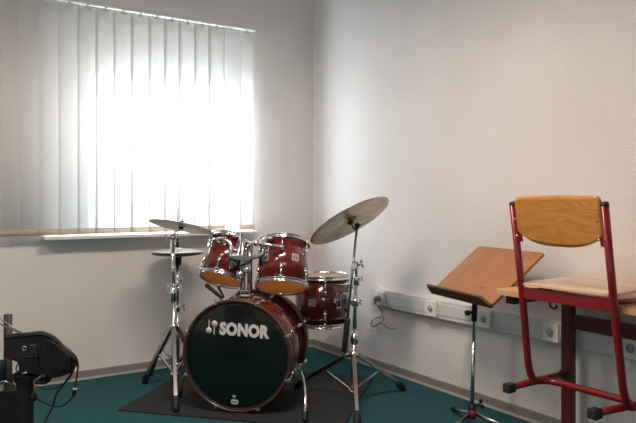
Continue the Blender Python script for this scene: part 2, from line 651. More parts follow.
SX = TRX - .004
sy = [on_right(p, 300, SX - .006).y for p in (380.5, 431.5, 484.5, 551.5, 632)]
s0 = make_socket(V((SX, sy[0], szc)), 'white wall socket with a grey cable plugged in, at the trunking end')
for y, lb in zip(sy[1:], ('empty white wall socket left of the wooden music desk',
                          'white wall socket half hidden by the pole of the music stand',
                          'white wall socket seen below the chair seat, between chair and table leg',
                          'white wall socket behind the chair upright, at the right edge of the photo')):
    dup(s0, V((SX, y, szc)), lb)
pc = thing('power_cable', V((SX - .03, sy[0], szc)), 'grey cable plugged into the first socket and hanging in a loop', 'cable')
px_ = SX - .017
MB().tube([V((px_ + .004, sy[0], szc)), V((px_ - .02, sy[0], szc)), V((px_ - .034, sy[0], szc - .004))], [.017, .017, .010], 14).box(V((px_ - .030, sy[0], szc - .014)), V((.007, 0, 0)), V((0, .007, 0)), V((0, 0, .014)), .003).build('plug', 'grey', pc)
pts = [V((px_ - .03, sy[0], szc - .026))]
for p, q in ((381, 309), (382, 315), (379.5, 317.5), (374, 319), (370.5, 323), (372, 326.5), (377, 325.5), (382.5, 321), (383.5, 317.5), (379, 316.8), (373, 320), (371.5, 324), (374, 326), (380, 323), (384, 325), (388, 328), (393, 329)):
    pts.append(on_right(p, q, -.03 - .006 * math.sin(len(pts))))
pts += [on_right(396.5, 328.5, -.03)]
MB().tube(smooth_path(pts, 5), .0026, 8).build('cord', 'grey', pc)

# ================================================================ floor mat
U_, V_ = D(.970, -.243), D(.236, .972)
A_ = C(-.951, 3.114, 0)
mt = MB()
mt.box(A_ + U_ * .545 + V_ * .44 + UP * .004, U_ * .545, V_ * .44, UP * .004, .0015)
tag(mt.build('drum_mat', 'mat', loc=A_ + U_ * .545 + V_ * .44), 'dark charcoal mat lying on the teal carpet under the drums', 'mat')

# ================================================================ drums
def lug(root, o, outd, ax, ln, toward):
    """small chrome lug on a shell: body, ball and tension rod running to the hoop"""
    t = ax.cross(outd)
    m = MB()
    m.box(o + outd * .005, t * .0075, ax * .012, outd * .006, .003)
    m.ball(o + outd * .009 + ax * toward * .006, .0095, 10)
    l = m.build('lug', 'chrome', root)
    p0 = o + outd * .011
    p1 = p0 + ax * toward * ln
    MB().cyl(p0, p1, .0032, n=8).cyl(p1 - ax * toward * .004, p1 + ax * toward * .010, .006, n=8).box(p1 - outd * .004 - ax * toward * .001, t * .008, ax * .004, outd * .008, .002).build('tension_rod', 'chrome', l)


def tom(root, o, ax, R, L, nlug, phase, hint, tophead='head_white'):
    """o: centre of the bottom head, ax: axis towards the top"""
    ax = ax.normalized()
    x, y, a = frame_of(ax, hint)
    MB().lathe(o, ax, [(R * .962, .004), (R * .97, .004), (R * .97, L - .004), (R * .962, L - .004)], 56, False).build('shell', 'red', root)
    part_label(MB().lathe(o, ax, [(R * .955, .004), (R * .955, L - .004)], 56, False).build('shell_lining', 'seat', root), 'pale wooden inside of the shell, added to brighten the amber head')  # unseen lining added to throw light onto the amber head
    hoop = [(R * .975, .000), (R * .985, -.009), (R * 1.03, -.010), (R * 1.035, -.006), (R * 1.005, -.004), (R * 1.0, .006), (R * 1.04, .008), (R * 1.04, .012), (R * .975, .012)]
    MB().torus(o, ax, hoop, 56).build('bottom_hoop', 'chrome', root)
    MB().torus(o + ax * L, -ax, hoop, 56).build('top_hoop', 'chrome', root)
    MB().lathe(o, ax, [(.0005, 0), (R * .6, .0), (R * .94, 0.0), (R * .972, .003)], 56, False).build('bottom_head', 'head_amber', root)
    MB().lathe(o + ax * L, ax, [(.0005, 0), (R * .94, 0), (R * .972, -.003)], 56, False).build('top_head', tophead, root)
    for k in range(nlug):
        th = phase + 2 * math.pi * k / nlug
        od = x * math.cos(th) + y * math.sin(th)
        for toward, h in ((1, L * .70), (-1, L * .30)):
            ln = (L - h if toward > 0 else h) - .016
            lug(root, o + ax * h + od * R * .965, od, ax, ln, toward)
    return x, y, a


def badge(root, o, od, ax, s=.016):
    t = ax.cross(od)
    b = MB().box(o, t * s, ax * s, od * .0015, .0008).build('badge', 'badge', root)
    m = MB()
    for dx in (-.35, .35):
        m.lathe(o + od * .0016 + t * s * dx + ax * s * (.2 if dx < 0 else -.2), od, [(.0001, 0), (s * .28, 0), (s * .28, .0006), (.0001, .0006)], 12)
        m.box(o + od * .0019 + t * s * dx + ax * s * (-.3 if dx < 0 else .3), t * s * .07, ax * s * .4, od * .0003)
    m.build('badge_mark', 'badge_dark', b)


CAMV = lambda p: (EYE - p).normalized()


def facing(ax, p, turn):
    """direction out of the shell that faces the eye, turned about the axis by degrees"""
    v = CAMV(p)
    v = (v - ax * v.dot(ax)).normalized()
    return Matrix.Rotation(math.radians(turn), 3, ax) @ v


# --- middle rack tom
axm = D(.03, .40, .915).normalized()
om = C(-.179, 3.25, .575)
tm = thing('rack_tom', om, 'dark red rack tom with amber bottom head above the right side of the bass drum', 'drum', 'rack toms over the bass drum')
RM, LM = .130, .226
fm = facing(axm, om, 0)
tom(tm, om, axm, RM, LM, 6, math.radians(26), fm.cross(axm).cross(axm) * -1)
od = facing(axm, om, 27)
badge(tm, om + axm * LM * .52 + od * RM * .972, od, axm, .0185)
# --- left rack tom
axl = D(.215, .437, .872).normalized()
ol = C(-.497, 3.35, .602)
tl = thing('rack_tom', ol, 'smaller dark red rack tom tilted over the left side of the bass drum', 'drum', 'rack toms over the bass drum')
RL, LL = .110, .216
fl = facing(axl, ol, 0)
tom(tl, ol, axl, RL, LL, 6, math.radians(12), fl.cross(axl).cross(axl) * -1)
# --- floor tom hung from the ride stand
of_ = C((322 - CX) / F * 3.66, 3.66, 1 - (322.3 - CY) / F * 3.66)
tf = thing('floor_tom', of_, 'dark red hanging tom beside the tall cymbal stand, behind the bass drum', 'drum')
RF, LF = .155, .262
ff = facing(UP, of_, 0)
tom(tf, of_, UP, RF, LF, 6, math.radians(36), ff.cross(UP).cross(UP) * -1)
od = facing(UP, of_, -21)
badge(tf, of_ + UP * LF * .50 + od * RF * .972, od, UP, .019)


def bracket(root, o, ax, od, hgt):
    t = ax.cross(od)
    m = MB()
    m.box(o + od * .006, t * .016, ax * hgt, od * .006, .004)
    m.cyl(o + od * .010 - ax * (hgt * .8), o + od * .010 + ax * hgt * .8, .011, n=12)
    m.cyl(o + od * .018 + t * .012, o + od * .018 - t * .026, .006, n=8)
    m.box(o + od * .018 - t * .032, t * .008, ax * .011, od * .003, .002)
    return m.build('mount_bracket', 'chrome', root)


odf = facing(UP, of_, 34)
br_f = of_ + UP * LF * .55 + odf * RF * .97
bracket(tf, br_f, UP, odf, .045)

# --- bass drum
AB = D(.19, .982).normalized()
RB, DB = .265, .405
oB = C(-.384, 3.056, RB + .010)
bd = thing('bass_drum', V((oB.x, oB.y, .008)), 'large dark red bass drum with black front head and white lettering', 'drum')
rB = AB.cross(UP).normalized()          # to the right when facing the front head
SH = .252
MB().lathe(oB, AB, [(SH - .012, .02), (SH, .02), (SH, DB - .02), (SH - .012, DB - .02)], 96, False).build('shell', 'red', bd)
hp = [(RB - .012, 0), (RB - .002, -.001), (RB, .003), (RB, .040), (RB - .002, .043), (SH - .002, .043), (SH - .002, .034), (RB - .014, .030)]
MB().torus(oB, AB, hp, 96).build('front_hoop', 'hoop', bd)
MB().torus(oB + AB * DB, -AB, hp, 96).build('rear_hoop', 'hoop', bd)
fh = MB().lathe(oB, AB, [(.001, .007), (RB * .9, .007), (RB - .017, .009), (RB - .012, .014), (RB - .014, .018), (.001, .018)], 96).build('front_head', 'head_black', bd)
MB().torus(oB, AB, [(RB - .020, .005), (RB - .0125, .003), (RB - .012, .012), (RB - .02, .012)], 96).build('head_collar', 'rubber', fh)
MB().lathe(oB + AB * DB, AB, [(.001, -.008), (RB - .014, -.008), (RB - .014, -.018), (.001, -.018)], 64).build('rear_head', 'head_white', bd)
for k in range(8):
    th = math.radians(22.5 + 45 * k)
    od = rB * math.cos(th) + UP * math.sin(th)
    t = AB.cross(od)
    for s in (0, 1):
        base = oB + AB * (0 if s == 0 else DB)
        a = AB if s == 0 else -AB
        c = MB()
        c.box(base + od * (RB + .004) + a * .020, t * .008, a * .020, od * .003, .002)
        c.box(base + od * (RB - .002) - a * .002, t * .006, a * .002, od * .007, .0015)
        c.cyl(base + od * (RB + .006) + a * .01, base + od * (RB + .006) + a * .052, .0085, .006, 10)
        c.build('claw', 'chrome', bd)
        q = oB + AB * (.130 if s == 0 else DB - .130) + od * SH
        l = MB().box(q + od * .006, t * .008, AB * .016, od * .007, .003).ball(q + od * .010 - a * .010, .010, 10).build('lug', 'chrome', bd)
        MB().cyl(base + od * (RB + .006) + a * .05, q + od * .011, .0032, n=8).build('tension_rod', 'chrome', l)


def onhead(px, py):
    return hit(px, py, oB + AB * .0055, AB)


# lettering printed on the front head
def text_mesh(body, size, o, ux, uy, name, parent, matn, bold=.02, sx=1., lift=AB):
    cu = bpy.data.curves.new(name, 'FONT')
    cu.body = body
    cu.size = 1
    cu.offset = bold
    cu.extrude = .004
    cu.resolution_u = 4
    cu.space_character = 1.06
    tmp = bpy.data.objects.new(name, cu)
    COL.objects.link(tmp)
    dg = bpy.context.evaluated_depsgraph_get()
    me = bpy.data.meshes.new_from_object(tmp.evaluated_get(dg))
    bpy.data.objects.remove(tmp)
    bm = bmesh.new()
    bm.from_mesh(me)
    xs_ = [v.co.x for v in bm.verts]
    ys_ = [v.co.y for v in bm.verts]
    x0, x1, y0, y1 = min(xs_), max(xs_), min(ys_), max(ys_)
    m = MB()
    m.bm.free()
    m.bm = bm
    nz = -lift
    for v in bm.verts:
        u = (v.co.x - x0) / (x1 - x0) * sx
        w_ = (v.co.y - y0) / (y1 - y0) * size
        v.co = o + ux * u + uy * w_ + nz * (v.co.z * .1 + .0004)
    return m.build(name, matn, parent)


pa, pb = onhead(219.3, 334.7), onhead(269.3, 339.2)
ux = (pb - pa).normalized()
uy = (-AB).cross(ux).normalized()
if uy.z < 0:
    uy = -uy
ht = (onhead(244, 323.4) - onhead(244, 336.8)).length
text_mesh('SONOR', ht, pa, ux, uy, 'brand_lettering', fh, 'ink', .06, (pb - pa).length)
lg = MB()
nz = -AB
c1, c2 = onhead(208.9, 330.3), onhead(214.6, 323.7)
for c_, sgn in ((c1, 1), (c2, -1)):
    lg.lathe(c_ + nz * .0002, nz, [(.0001, 0), (.0146, 0), (.0146, .0007), (.0001, .0007)], 28)
    sx_ = ux * (-.0035 if sgn > 0 else .0035)
    lg.box(c_ + sx_ * 0 + uy * sgn * .030 + nz * .0005, ux * .0024, uy * .020, nz * .0003)
lg.build('mallet_emblem', 'ink', fh)
q = onhead(234.6, 401.8)
e = MB()
for i in range(1):
    e.prism([q + ux * .0175 * math.copysign(abs(math.cos(t)) ** .5, math.cos(t)) + uy * .011 * math.copysign(abs(math.sin(t)) ** .7, math.sin(t)) for t in [2 * math.pi * k / 24 for k in range(24)]], nz * .0006)
lab = e.build('head_label', 'ink', fh)
q2 = onhead(234.2, 396.3)
e = MB()
for j, w_ in ((0, .007), (1, .009), (2, .006)):
    e.box(q2 + uy * (.004 - .004 * j) + nz * .0004, ux * w_, uy * .0012, nz * .0003)
e.build('head_small_print', 'ink', fh)
e = MB()
for j, (dx_, w_) in enumerate(((0, .011), (-.001, .012))):
    e.box(q + ux * dx_ + uy * (.003 - .0055 * j) + nz * .0009, ux * w_, uy * .0014, nz * .0003)
e.build('label_print', 'head_black', fh)

# vent badge on shell + spurs
sp = MB()
st = C(-.100, 3.175, .175)
sp.box(st, AB * .022, UP * .02, rB * .012, .004)
spb = sp.build('spur_bracket', 'chrome', bd)
pts = smooth_path([st, C(-.085, 3.13, .185), C(-.066, 3.06, .150), C(-.058, 2.99, .09), C(-.059, 2.955, .045)], 5)
MB().tube(pts, .0075, 10).build('spur_leg', 'chrome', spb)
MB().tube([C(-.0585, 2.972, .06), C(-.0595, 2.945, .020), C(-.0597, 2.937, .0085)], [.0115, .014, .010], 12).build('rubber_foot', 'rubber', spb)
stl = C(-.600, 3.235, .165)
spb = MB().box(stl, AB * .022, UP * .02, rB * .012, .004).build('spur_bracket', 'chrome', bd)
MB().tube(smooth_path([stl, C(-.635, 3.23, .165), C(-.668, 3.25, .12), C(-.690, 3.285, .05)], 5), .0065, 10).build('spur_leg', 'chrome', spb)
MB().tube([C(-.686, 3.275, .065), C(-.697, 3.30, .024), C(-.700, 3.305, .0085)], [.011, .0135, .010], 12).build('rubber_foot', 'rubber', spb)

# ================================================================ tom holder on the bass drum
hb = P(240, 293.5, 3.22)
topz = oB.z + SH
bx_ = oB + AB * .165
hbase = V((bx_.x, bx_.y, topz))
th_ = thing('tom_holder', hbase, 'chrome double tom holder standing on top of the bass drum', 'tom holder')
m = MB()
m.box(hbase + UP * .007, AB * .04, rB * .030, UP * .007, .004)
m.box(hbase + UP * .024 - rB * .0, AB * .022, rB * .024, UP * .014, .004)
m.build('base_plate', 'chrome', th_)
dH = (hbase - EYE).dot(D(0, 1))
def PH(px, py, dd=0.):
    return P(px, py, dH + dd)
for s, pxb, pxt, yt in ((-1, 238.5, 242.5, 233.5), (1, 245.5, 249.5, 243)):
    a0 = hbase + UP * .02 + rB * s * .018
    a1 = PH(pxt, yt, .02)
    MB().cyl(a0, a1, .0135, n=16).cyl(a1, a1 + (a1 - a0).normalized() * .006, .010, n=12).build('post', 'satin', th_)
    mid = PH(pxb + (2.0 if s < 0 else 1.5), 272 - s * 2, .012)
    k = MB().cyl(mid - UP * .016, mid + UP * .016, .021, n=16)
    k.cyl(mid - D(0, 1) * .015 + D(s, 0) * .0, mid - D(0, 1) * .042, .007, n=10)
    k.build('clamp', 'chrome', th_)
# black wing bolts
for (xa, ya, xb, yb) in ((227.5, 258.0, 238, 261.5), (240, 266, 251.5, 260.5)):
    p, q = PH(xa, ya, -.05), PH(xb, yb, -.04)
    kb = MB()
    kb.tube([p, p.lerp(q, .3), q], [.004, .0075, .0075], 10)
    kb.build('wing_bolt', 'rubber', th_)
kb = MB().box(PH(236, 257.5, -.03), D(.028, 0), D(0, .012), UP * .013, .004).box(PH(246, 258.5, -.02), D(.024, 0), D(0, .012), UP * .013, .004)
kb.build('ratchet_block', 'chrome', th_)
# L arms to the toms
odl = facing(axl, ol, 20)
bl_o = ol + axl * LL * .58 + odl * RL * .97
bracket(tl, bl_o, axl, odl, .05)
arm = fillet([PH(236, 258, -.02), bl_o + odl * .028 - axl * .085, bl_o + odl * .028 + axl * .082, bl_o + odl * .028 + axl * .085 - D(.055, 0) - UP * .004], .03, 6)
MB().tube(arm, .0105, 12).build('tom_arm', 'satin', th_)
MB().box(bl_o + odl * .026 + axl * .06, axl.cross(odl) * .022, axl * .014, odl * .014, .004).build('arm_clamp', 'chrome', th_)
odm = facing(axm, om, -40)
bm_o = om + axm * LM * .60 + odm * RM * .97
bracket(tm, bm_o, axm, odm, .045)
arm = fillet([PH(247, 259, -.01), bm_o + odm * .032 - axm * .02, bm_o + odm * .030 + axm * .070, bm_o + odm * .012 + axm * .078 + D(.07, -.06) * .55], .025, 6)
MB().tube(arm, .010, 12).build('tom_arm', 'satin', th_)
MB().box(bm_o + odm * .026 + axm * .05, axm.cross(odm) * .020, axm * .014, odm * .014, .004).build('arm_clamp', 'chrome', th_)
MB().tube([PH(248, 246, .0), PH(253, 243, -.02), PH(258, 243.5, -.05)], .010, 12).ball(PH(256, 243, -.04), .016, 10).build('arm_joint', 'chrome', th_)
MB().tube([P(253, 243.2, 3.20), P(266, 244.5, 3.165), P(281, 246.8, 3.165)], [.0095, .0095, .008], 12).ball(P(281, 246.8, 3.168), .011, 10).build('arm_bar', 'chrome', th_)
MB().tube(fillet([P(214, 239.5, 3.335), P(224, 238.5, 3.31), P(231, 243, 3.30), P(231, 269, 3.25)], .02, 5), .0095, 12).ball(P(214, 239.5, 3.335), .013, 10).build('arm_bar', 'chrome', th_)
# black stay from the bass drum up to the small tom
sup = MB()
sup.tube([P(206.5, 285, 3.27), P(210, 288, 3.255), P(224, 300, 3.22)], [.012, .011, .008], 10)
sup.tube([P(218.5, 287, 3.33), P(220, 290, 3.30), P(225, 299.5, 3.23)], [.008, .007, .004], 10)
sy_ = thing('support_stay', P(224, 300, 3.22), 'black forked stay below the small left tom, on the bass drum', 'stay')
sup.build('stay_arm', 'rubber', sy_)
MB().box(P(224.5, 300.5, 3.22) - UP * .004, AB * .012, rB * .014, UP * .012, .003).build('stay_foot', 'chrome', sy_)


# ================================================================ cymbals and stands
def cymbal(name, o, n, R, label, m='cymbal', bell=.17, bow=.05, cat='cymbal', group=None):
    n = n.normalized()
    t = thing(name, o, label, cat, group)
    rb = R * bell
    hb_ = R * .075
    pr = [(.006, hb_ + bow * R), (rb * .5, hb_ * .93 + bow * R), (rb * .85, hb_ * .5 + bow * R), (rb, hb_ * .22 + bow * R), (rb * 1.15, hb_ * .08 + bow * R)]
    for k in range(1, 9):
        u = k / 8
        r = rb * 1.15 + (R - rb * 1.15) * u
        pr.append((r, bow * R * (1 - u ** 1.7)))
    th = .0016
    full = pr + [(r, h - th) for r, h in reversed(pr)]
    MB().torus(o, n, full, 72).build('cymbal_plate', m, t)
    return t


nR = D(-.453, .317, .833).normalized()
cR = C(.156, 3.2, .901)
cymbal('ride_cymbal', cR, nR, .217, 'large tarnished bronze cymbal tilted on the tall right stand', bow=.04)
nC = D(.16, .215, .963).normalized()
cC = C(-.711, 3.40, .866)
cymbal('crash_cymbal', cC, nC, .166, 'thin cymbal tilted on the left stand, uppermost before the blind', m='hat', bow=.04)
hx, hd = -.806, 3.75
hz = .705
hh = C(hx, hd, hz)
cymbal('hi_hat_cymbal', hh + UP * .006, UP, .146, 'upper cymbal of the closed hi-hat pair below the window sill', m='hat', bow=.10, group='hi-hat pair')
cymbal('hi_hat_cymbal', hh - UP * .008, -UP, .146, 'lower cymbal of the closed hi-hat pair below the window sill', m='hat_shaded', bow=.10, group='hi-hat pair')


def leg_set(root, feet, collar, low, w=.0085, flat=.5, matn='satin', foot_r=.0185):
    for fpt in feet:
        d = (fpt - collar)
        end = fpt + UP * .022 - d.normalized() * .02
        side = d.cross(UP).normalized()
        m = MB()
        st_ = collar + V((d.x, d.y, 0)).normalized() * .018
        ax = (end - st_).normalized()
        upn = side.cross(ax).normalized()
        ln = (end - st_).length
        for s in (-1, 1):
            m.box(st_ + ax * ln / 2 + side * s * w * .75, ax * ln / 2, side * .0022, upn * w, .001)
        m.box(st_ + ax * ln / 2 + upn * w * .9, ax * ln / 2, side * w * .95, upn * .0018, .0008)
        l = m.build('leg', matn, root)
        MB().tube([end - ax * .035, end - ax * .015, fpt + UP * .016, fpt + UP * .0015], [foot_r * .7, foot_r, foot_r * .95, foot_r * .8], 12).build('rubber_foot', 'rubber', l)
        mid = st_ + ax * ln * .52
        MB().box((mid + low) / 2, (mid - low) / 2, side * .0065, (mid - low).cross(side).normalized() * .004, .0015).cyl(mid - side * .013, mid + side * .013, .004, n=8).build('brace', matn, l)


def wing(m, p, d, t, s=1.):
    """wing nut: shank along d, wings along t"""
    d = d.normalized()
    t = (t - d * t.dot(d)).normalized()
    m.cyl(p, p + d * .022 * s, .0055 * s, n=10)
    n_ = d.cross(t)
    for k in (-1, 1):
        m.box(p + d * .026 * s + t * k * .010 * s, t * .008 * s, d * .006 * s, n_ * .002 * s, .001)
    return m


# --- ride stand (right)
def PT(px, py, d=3.22):
    return P(px, py, d)
tb, tt = PT(352.5, 393), PT(356.8, 266)
rs = thing('cymbal_stand', V((tb.x, tb.y, 0)), 'tall chrome boom cymbal stand on the right, carrying the large tilted cymbal', 'cymbal stand', 'cymbal stands')
MB().cyl(tb, PT(354.3, 340), .0135, n=16).build('lower_tube', 'satin', rs)
MB().cyl(PT(354.3, 341), tt, .0105, n=16).cyl(PT(354.6, 333), PT(354.3, 343), .019, n=16).build('upper_tube', 'chrome', rs)
m = MB().cyl(PT(355.2, 306), PT(355.5, 298), .019, n=16)
wing(m, PT(356.5, 302, 3.205), D(1, -.3), UP, .75)
m.box(PT(352, 302, 3.21), D(.022, 0), D(0, .012), UP * .012, .004)
m.build('height_clamp', 'chrome', rs)
col = PT(353.8, 354)
m = MB().cyl(col - UP * .014, col + UP * .014, .022, n=18)
wing(m, PT(350, 354, 3.2), D(-1, -.4), UP)
m.build('leg_collar', 'chrome', rs)
low = PT(352.6, 391)
MB().cyl(low - UP * .012, low + UP * .010, .020, n=16).build('lower_collar', 'chrome', rs)
feetR = [C((403 - CX) / F * 3.446, 3.446, 0), C((357.5 - CX) / F * 2.885, 2.885, 0), C((297 - CX) / F * 3.46, 3.46, .008)]
leg_set(rs, feetR, col, low)
# boom
t1, t2 = P(357.3, 225.5, 3.185), P(344.2, 352, 3.19)
ba = (t2 - t1).normalized()
bo = MB().tube([t1, t1.lerp(t2, .8)], .0065, 12).build('boom_arm', 'satin', rs)
MB().tube([t1.lerp(t2, .73), t1.lerp(t2, .75), t1.lerp(t2, .98), t2], [.010, .0145, .0145, .011], 14).build('boom_grip', 'rubber', bo)
m = MB().box(P(354.5, 266, 3.205), ba * .022, D(.016, 0), D(0, .02), .006).cyl(P(354, 266, 3.17), P(354, 266, 3.235), .014, n=16)
wing(m, P(356.5, 265.5, 3.205), D(1, -.2, .35), UP, 1.1)
wing(m, P(358, 279, 3.21), D(1, 0, .1), UP, .7)
m.cyl(P(356.5, 285, 3.22), P(356.7, 275, 3.22), .0155, n=14)
m.build('boom_pivot', 'chrome', rs)
rodb = cR - nR * .052
m = MB().tube(fillet([t1, rodb + nR * .0, cR + nR * .045], .01, 4), .004, 8)
m.ball(t1, .014, 12).cyl(cR - nR * .014, cR - nR * .001, .016, n=14).cyl(cR + nR * .026, cR + nR * .04, .012, n=12)
m.build('tilter', 'blackp', rs)
m = MB()
wing(m, t1 - D(0, .012), D(.2, -1), D(1, 0, .5), .8)
m.build('tilter_nut', 'blackp', rs)
# arm to the hanging tom
a0 = PT(351, 301, 3.22)
a1 = br_f + odf * .022
m = MB().tube(fillet([a0, (a0 + a1) / 2 + UP * .03, a1 + UP * .05, a1 - UP * .03], .02, 5), .008, 10)
m.box(P(337, 285, 3.50), D(.055, -.02), D(0, .008), UP * .007, .003).box(PT(349, 286, 3.32), D(.024, 0), D(0, .02), UP * .012, .004).box(PT(345, 296, 3.30), D(.014, 0), D(0, .014), UP * .016, .004)
m.build('tom_clamp_arm', 'chrome', rs)

# --- crash stand (left)
cd = 3.42
def PL(px, py, d=cd):
    return P(px, py, d)
ctop, cbot = PL(172.8, 239), PL(174.3, 384)
cs = thing('cymbal_stand', V((cbot.x, cbot.y, 0)), 'chrome cymbal stand on the left, beside the black drum head', 'cymbal stand', 'cymbal stands')
MB().cyl(PL(173.5, 300), cbot, .0125, n=16).build('lower_tube', 'satin', cs)
MB().cyl(ctop, PL(173.5, 302), .0105, n=16).build('upper_tube', 'chrome', cs)
m = MB().cyl(PL(173.2, 285), PL(173.4, 301), .0165, n=16)
wing(m, PL(176, 288, 3.41), D(1, -.2), UP)
wing(m, PL(170.5, 286, 3.40), D(-.4, -1), UP, .9)
m.build('height_clamp', 'chrome', cs)
ccol = PL(173.6, 326)
m = MB().cyl(ccol - UP * .016, ccol + UP * .014, .021, n=18)
wing(m, PL(176, 325, 3.40), D(1, -.6), UP)
m.build('leg_collar', 'chrome', cs)
clow = PL(174.2, 374)
MB().cyl(clow - UP * .01, clow + UP * .01, .019, n=16).build('lower_collar', 'chrome', cs)
feetC = [C(-.668, 3.075, .008), C(-.948, 3.58, 0), C(-.63, 3.62, .008)]
leg_set(cs, feetC, ccol, clow, .0095)
m = MB().ball(PL(172.8, 237.5), .017, 12).cyl(PL(170.2, 237.5, 3.41), PL(176.5, 237, 3.41), .010, n=12)
wing(m, PL(170.5, 238, 3.40), D(-1, -.3), UP, .9)
tipC = cC + nC * .040
m.tube(smooth_path([PL(173, 237), PL(175, 232.5, 3.41), cC - nC * .012, cC + nC * .012, tipC], 5), .0045, 10)
m.build('tilter', 'chrome', cs)
MB().cyl(cC - nC * .012, cC - nC * .001, .013, n=14).cyl(cC + nC * .021, cC + nC * .032, .010, n=12).ball(tipC, .006, 8).build('felt_washer', 'rubber', cs)

# --- hi-hat stand
hs = thing('hi_hat_stand', C(hx, hd, 0), 'slim chrome stand carrying the hi-hat pair, behind the left cymbal stand', 'hi-hat stand')
MB().cyl(C(hx, hd, .05), C(hx, hd, .40), .0125, n=14).build('lower_tube', 'satin', hs)
m = MB().cyl(C(hx, hd, .38), C(hx, hd, hz - .05), .0095, n=14).cyl(C(hx, hd, .37), C(hx, hd, .41), .016, n=14)
wing(m, C(hx + .012, hd, .41 - .02), D(1, 0), UP)
wing(m, C(hx + .008, hd, .54), D(1, 0), UP, .9)
m.build('upper_tube', 'chrome', hs)
MB().tube([C(hx, hd, hz - .075), C(hx, hd, hz - .045), C(hx, hd, hz - .018)], [.020, .023, .026], 16).build('cymbal_seat', 'rubber', hs)
MB().cyl(C(hx, hd, hz - .04), C(hx, hd, .955), .0034, n=8).build('pull_rod', 'chrome', hs)
m = MB().cyl(C(hx, hd, hz + .028), C(hx, hd, hz + .040), .013, n=14).cyl(C(hx, hd, hz + .04), C(hx, hd, hz + .085), .007, n=12)
m.build('clutch', 'rubber', hs)
m = MB()
wing(m, C(hx, hd - .004, hz + .065), D(-.6, -1), UP, .8)
m.build('clutch_wing_nut', 'chrome', hs)
hcol = C(hx, hd, .28)
MB().cyl(hcol - UP * .014, hcol + UP * .014, .020, n=16).build('leg_collar', 'chrome', hs)
MB().cyl(C(hx, hd, .055), C(hx, hd, .075), .018, n=16).build('lower_collar', 'chrome', hs)
leg_set(hs, [C(-.965, 3.745, 0), C(-.67, 3.62, .008), C(-.73, 3.94, .0)], hcol, C(hx, hd, .065), .0075)
# pedal board of the hi-hat
m = MB().box(C(hx + .02, hd + .02, .03), D(.02, .12), D(.035, -.006), UP * .005 + D(0, .002), .003)
# ================================================================ music stand
def CS(x, d, z):
    k = .9661
    return C(x * k, d * k, 1 - (1 - z) * k)


yaw, tilt = -1.2, .655
dc = CS(.639, 2.95, .568)
u = D(math.cos(yaw), math.sin(yaw))
nn = D(-math.sin(yaw), math.cos(yaw))
vv = nn * math.cos(tilt) + UP * math.sin(tilt)
kk = u.cross(vv).normalized()
if kk.z < 0:
    kk = -kk
DW, DH = .461, .330
pbase = C(.6753, 2.869, 0)
ms = thing('music_stand', pbase, 'brown wooden music stand with tilted desk and thin chrome pole', 'music stand')


def rrect(c, x, y, w_, h_, r, n=5):
    pts_ = []
    for (sx2, sy2, a0_) in ((1, 1, 0), (-1, 1, 90), (-1, -1, 180), (1, -1, 270)):
        for j in range(n + 1):
            t_ = math.radians(a0_ + 90 * j / n)
            pts_.append(c + x * (sx2 * (w_ / 2 - r) + r * math.cos(t_)) + y * (sy2 * (h_ / 2 - r) + r * math.sin(t_)))
    return pts_


MB().prism(rrect(dc + vv * DH / 2 - kk * .011, u, vv, DW, DH, .012), kk * .011, .002).build('desk_board', 'desk', ms)
lipc = dc - vv * .006
lp = [lipc - u * DW / 2, lipc + u * DW / 2, lipc + u * (DW / 2 - .002) + kk * .016, lipc + u * (DW / 2 - .034) + kk * .052, lipc - u * (DW / 2 - .004) + kk * .052, lipc - u * DW / 2 + kk * .012]
lpo = MB().prism([p - vv * .006 - kk * .012 for p in lp], vv * .012, .002).build('ledge', 'deskedge', ms)
part_label(lpo, 'dark brown ledge along the lower edge')
cl = MB()
for s in (-.0, .030):
    q = dc + vv * .075 + u * (.072 + s) + kk * .001
    cl.ball(q, .0045, 8)
cl.build('desk_screw', 'chrome', ms)
ptop = CS(.712, 2.968, .585)
MB().cyl(CS(.699, 2.97, .03), CS(.7065, 2.969, .36), .0085, n=14).build('lower_tube', 'satin', ms)
MB().cyl(CS(.7065, 2.969, .34), ptop, .0065, n=14).build('upper_tube', 'satin', ms)
m = MB().cyl(CS(.7085, 2.969, .455), CS(.7115, 2.968, .535), .012, n=14)
m.cyl(CS(.7085, 2.969, .495), CS(.672, 2.95, .495), .0055, n=10).cyl(CS(.680, 2.953, .495), CS(.668, 2.948, .495), .012, n=12)
m.build('desk_clamp', 'blackp', ms)
MB().box(CS(.716, 2.972, .585), u * .05, vv * .03, kk * .009, .003).build('desk_bracket', 'blackp', ms)
hub = CS(.699, 2.97, .045)
m = MB().cyl(hub - UP * .03, hub + UP * .035, .016, n=16)
wing(m, hub + UP * .025 + D(.012, 0), D(1, -.2, .3), UP, 1.2)
m.build('hub', 'blackp', ms)
hc = MB().lathe(hub - D(0, .018) - UP * .006, D(-.3, -1), [(.001, .012), (.012, .012), (.017, .006), (.017, 0), (.001, 0)], 18).build('hub_cap', 'redsteel', ms)
part_label(hc, 'red round cap of the stand hub')
for ang in (98, 218, 338):
    d = D(math.cos(math.radians(ang)), math.sin(math.radians(ang)))
    l = MB().tube([hub + d * .012 - UP * .01, hub + d * .12 - UP * .040, hub + d * .235 - UP * .064], [.0075, .0075, .0075], 12).build('leg', 'white' if False else 'satin', ms)
    MB().tube([hub + d * .215 - UP * .060, hub + d * .245 - UP * .0655, hub + d * .262 - UP * .0665], [.0105, .0115, .008], 12).build('rubber_foot', 'rubber', l)

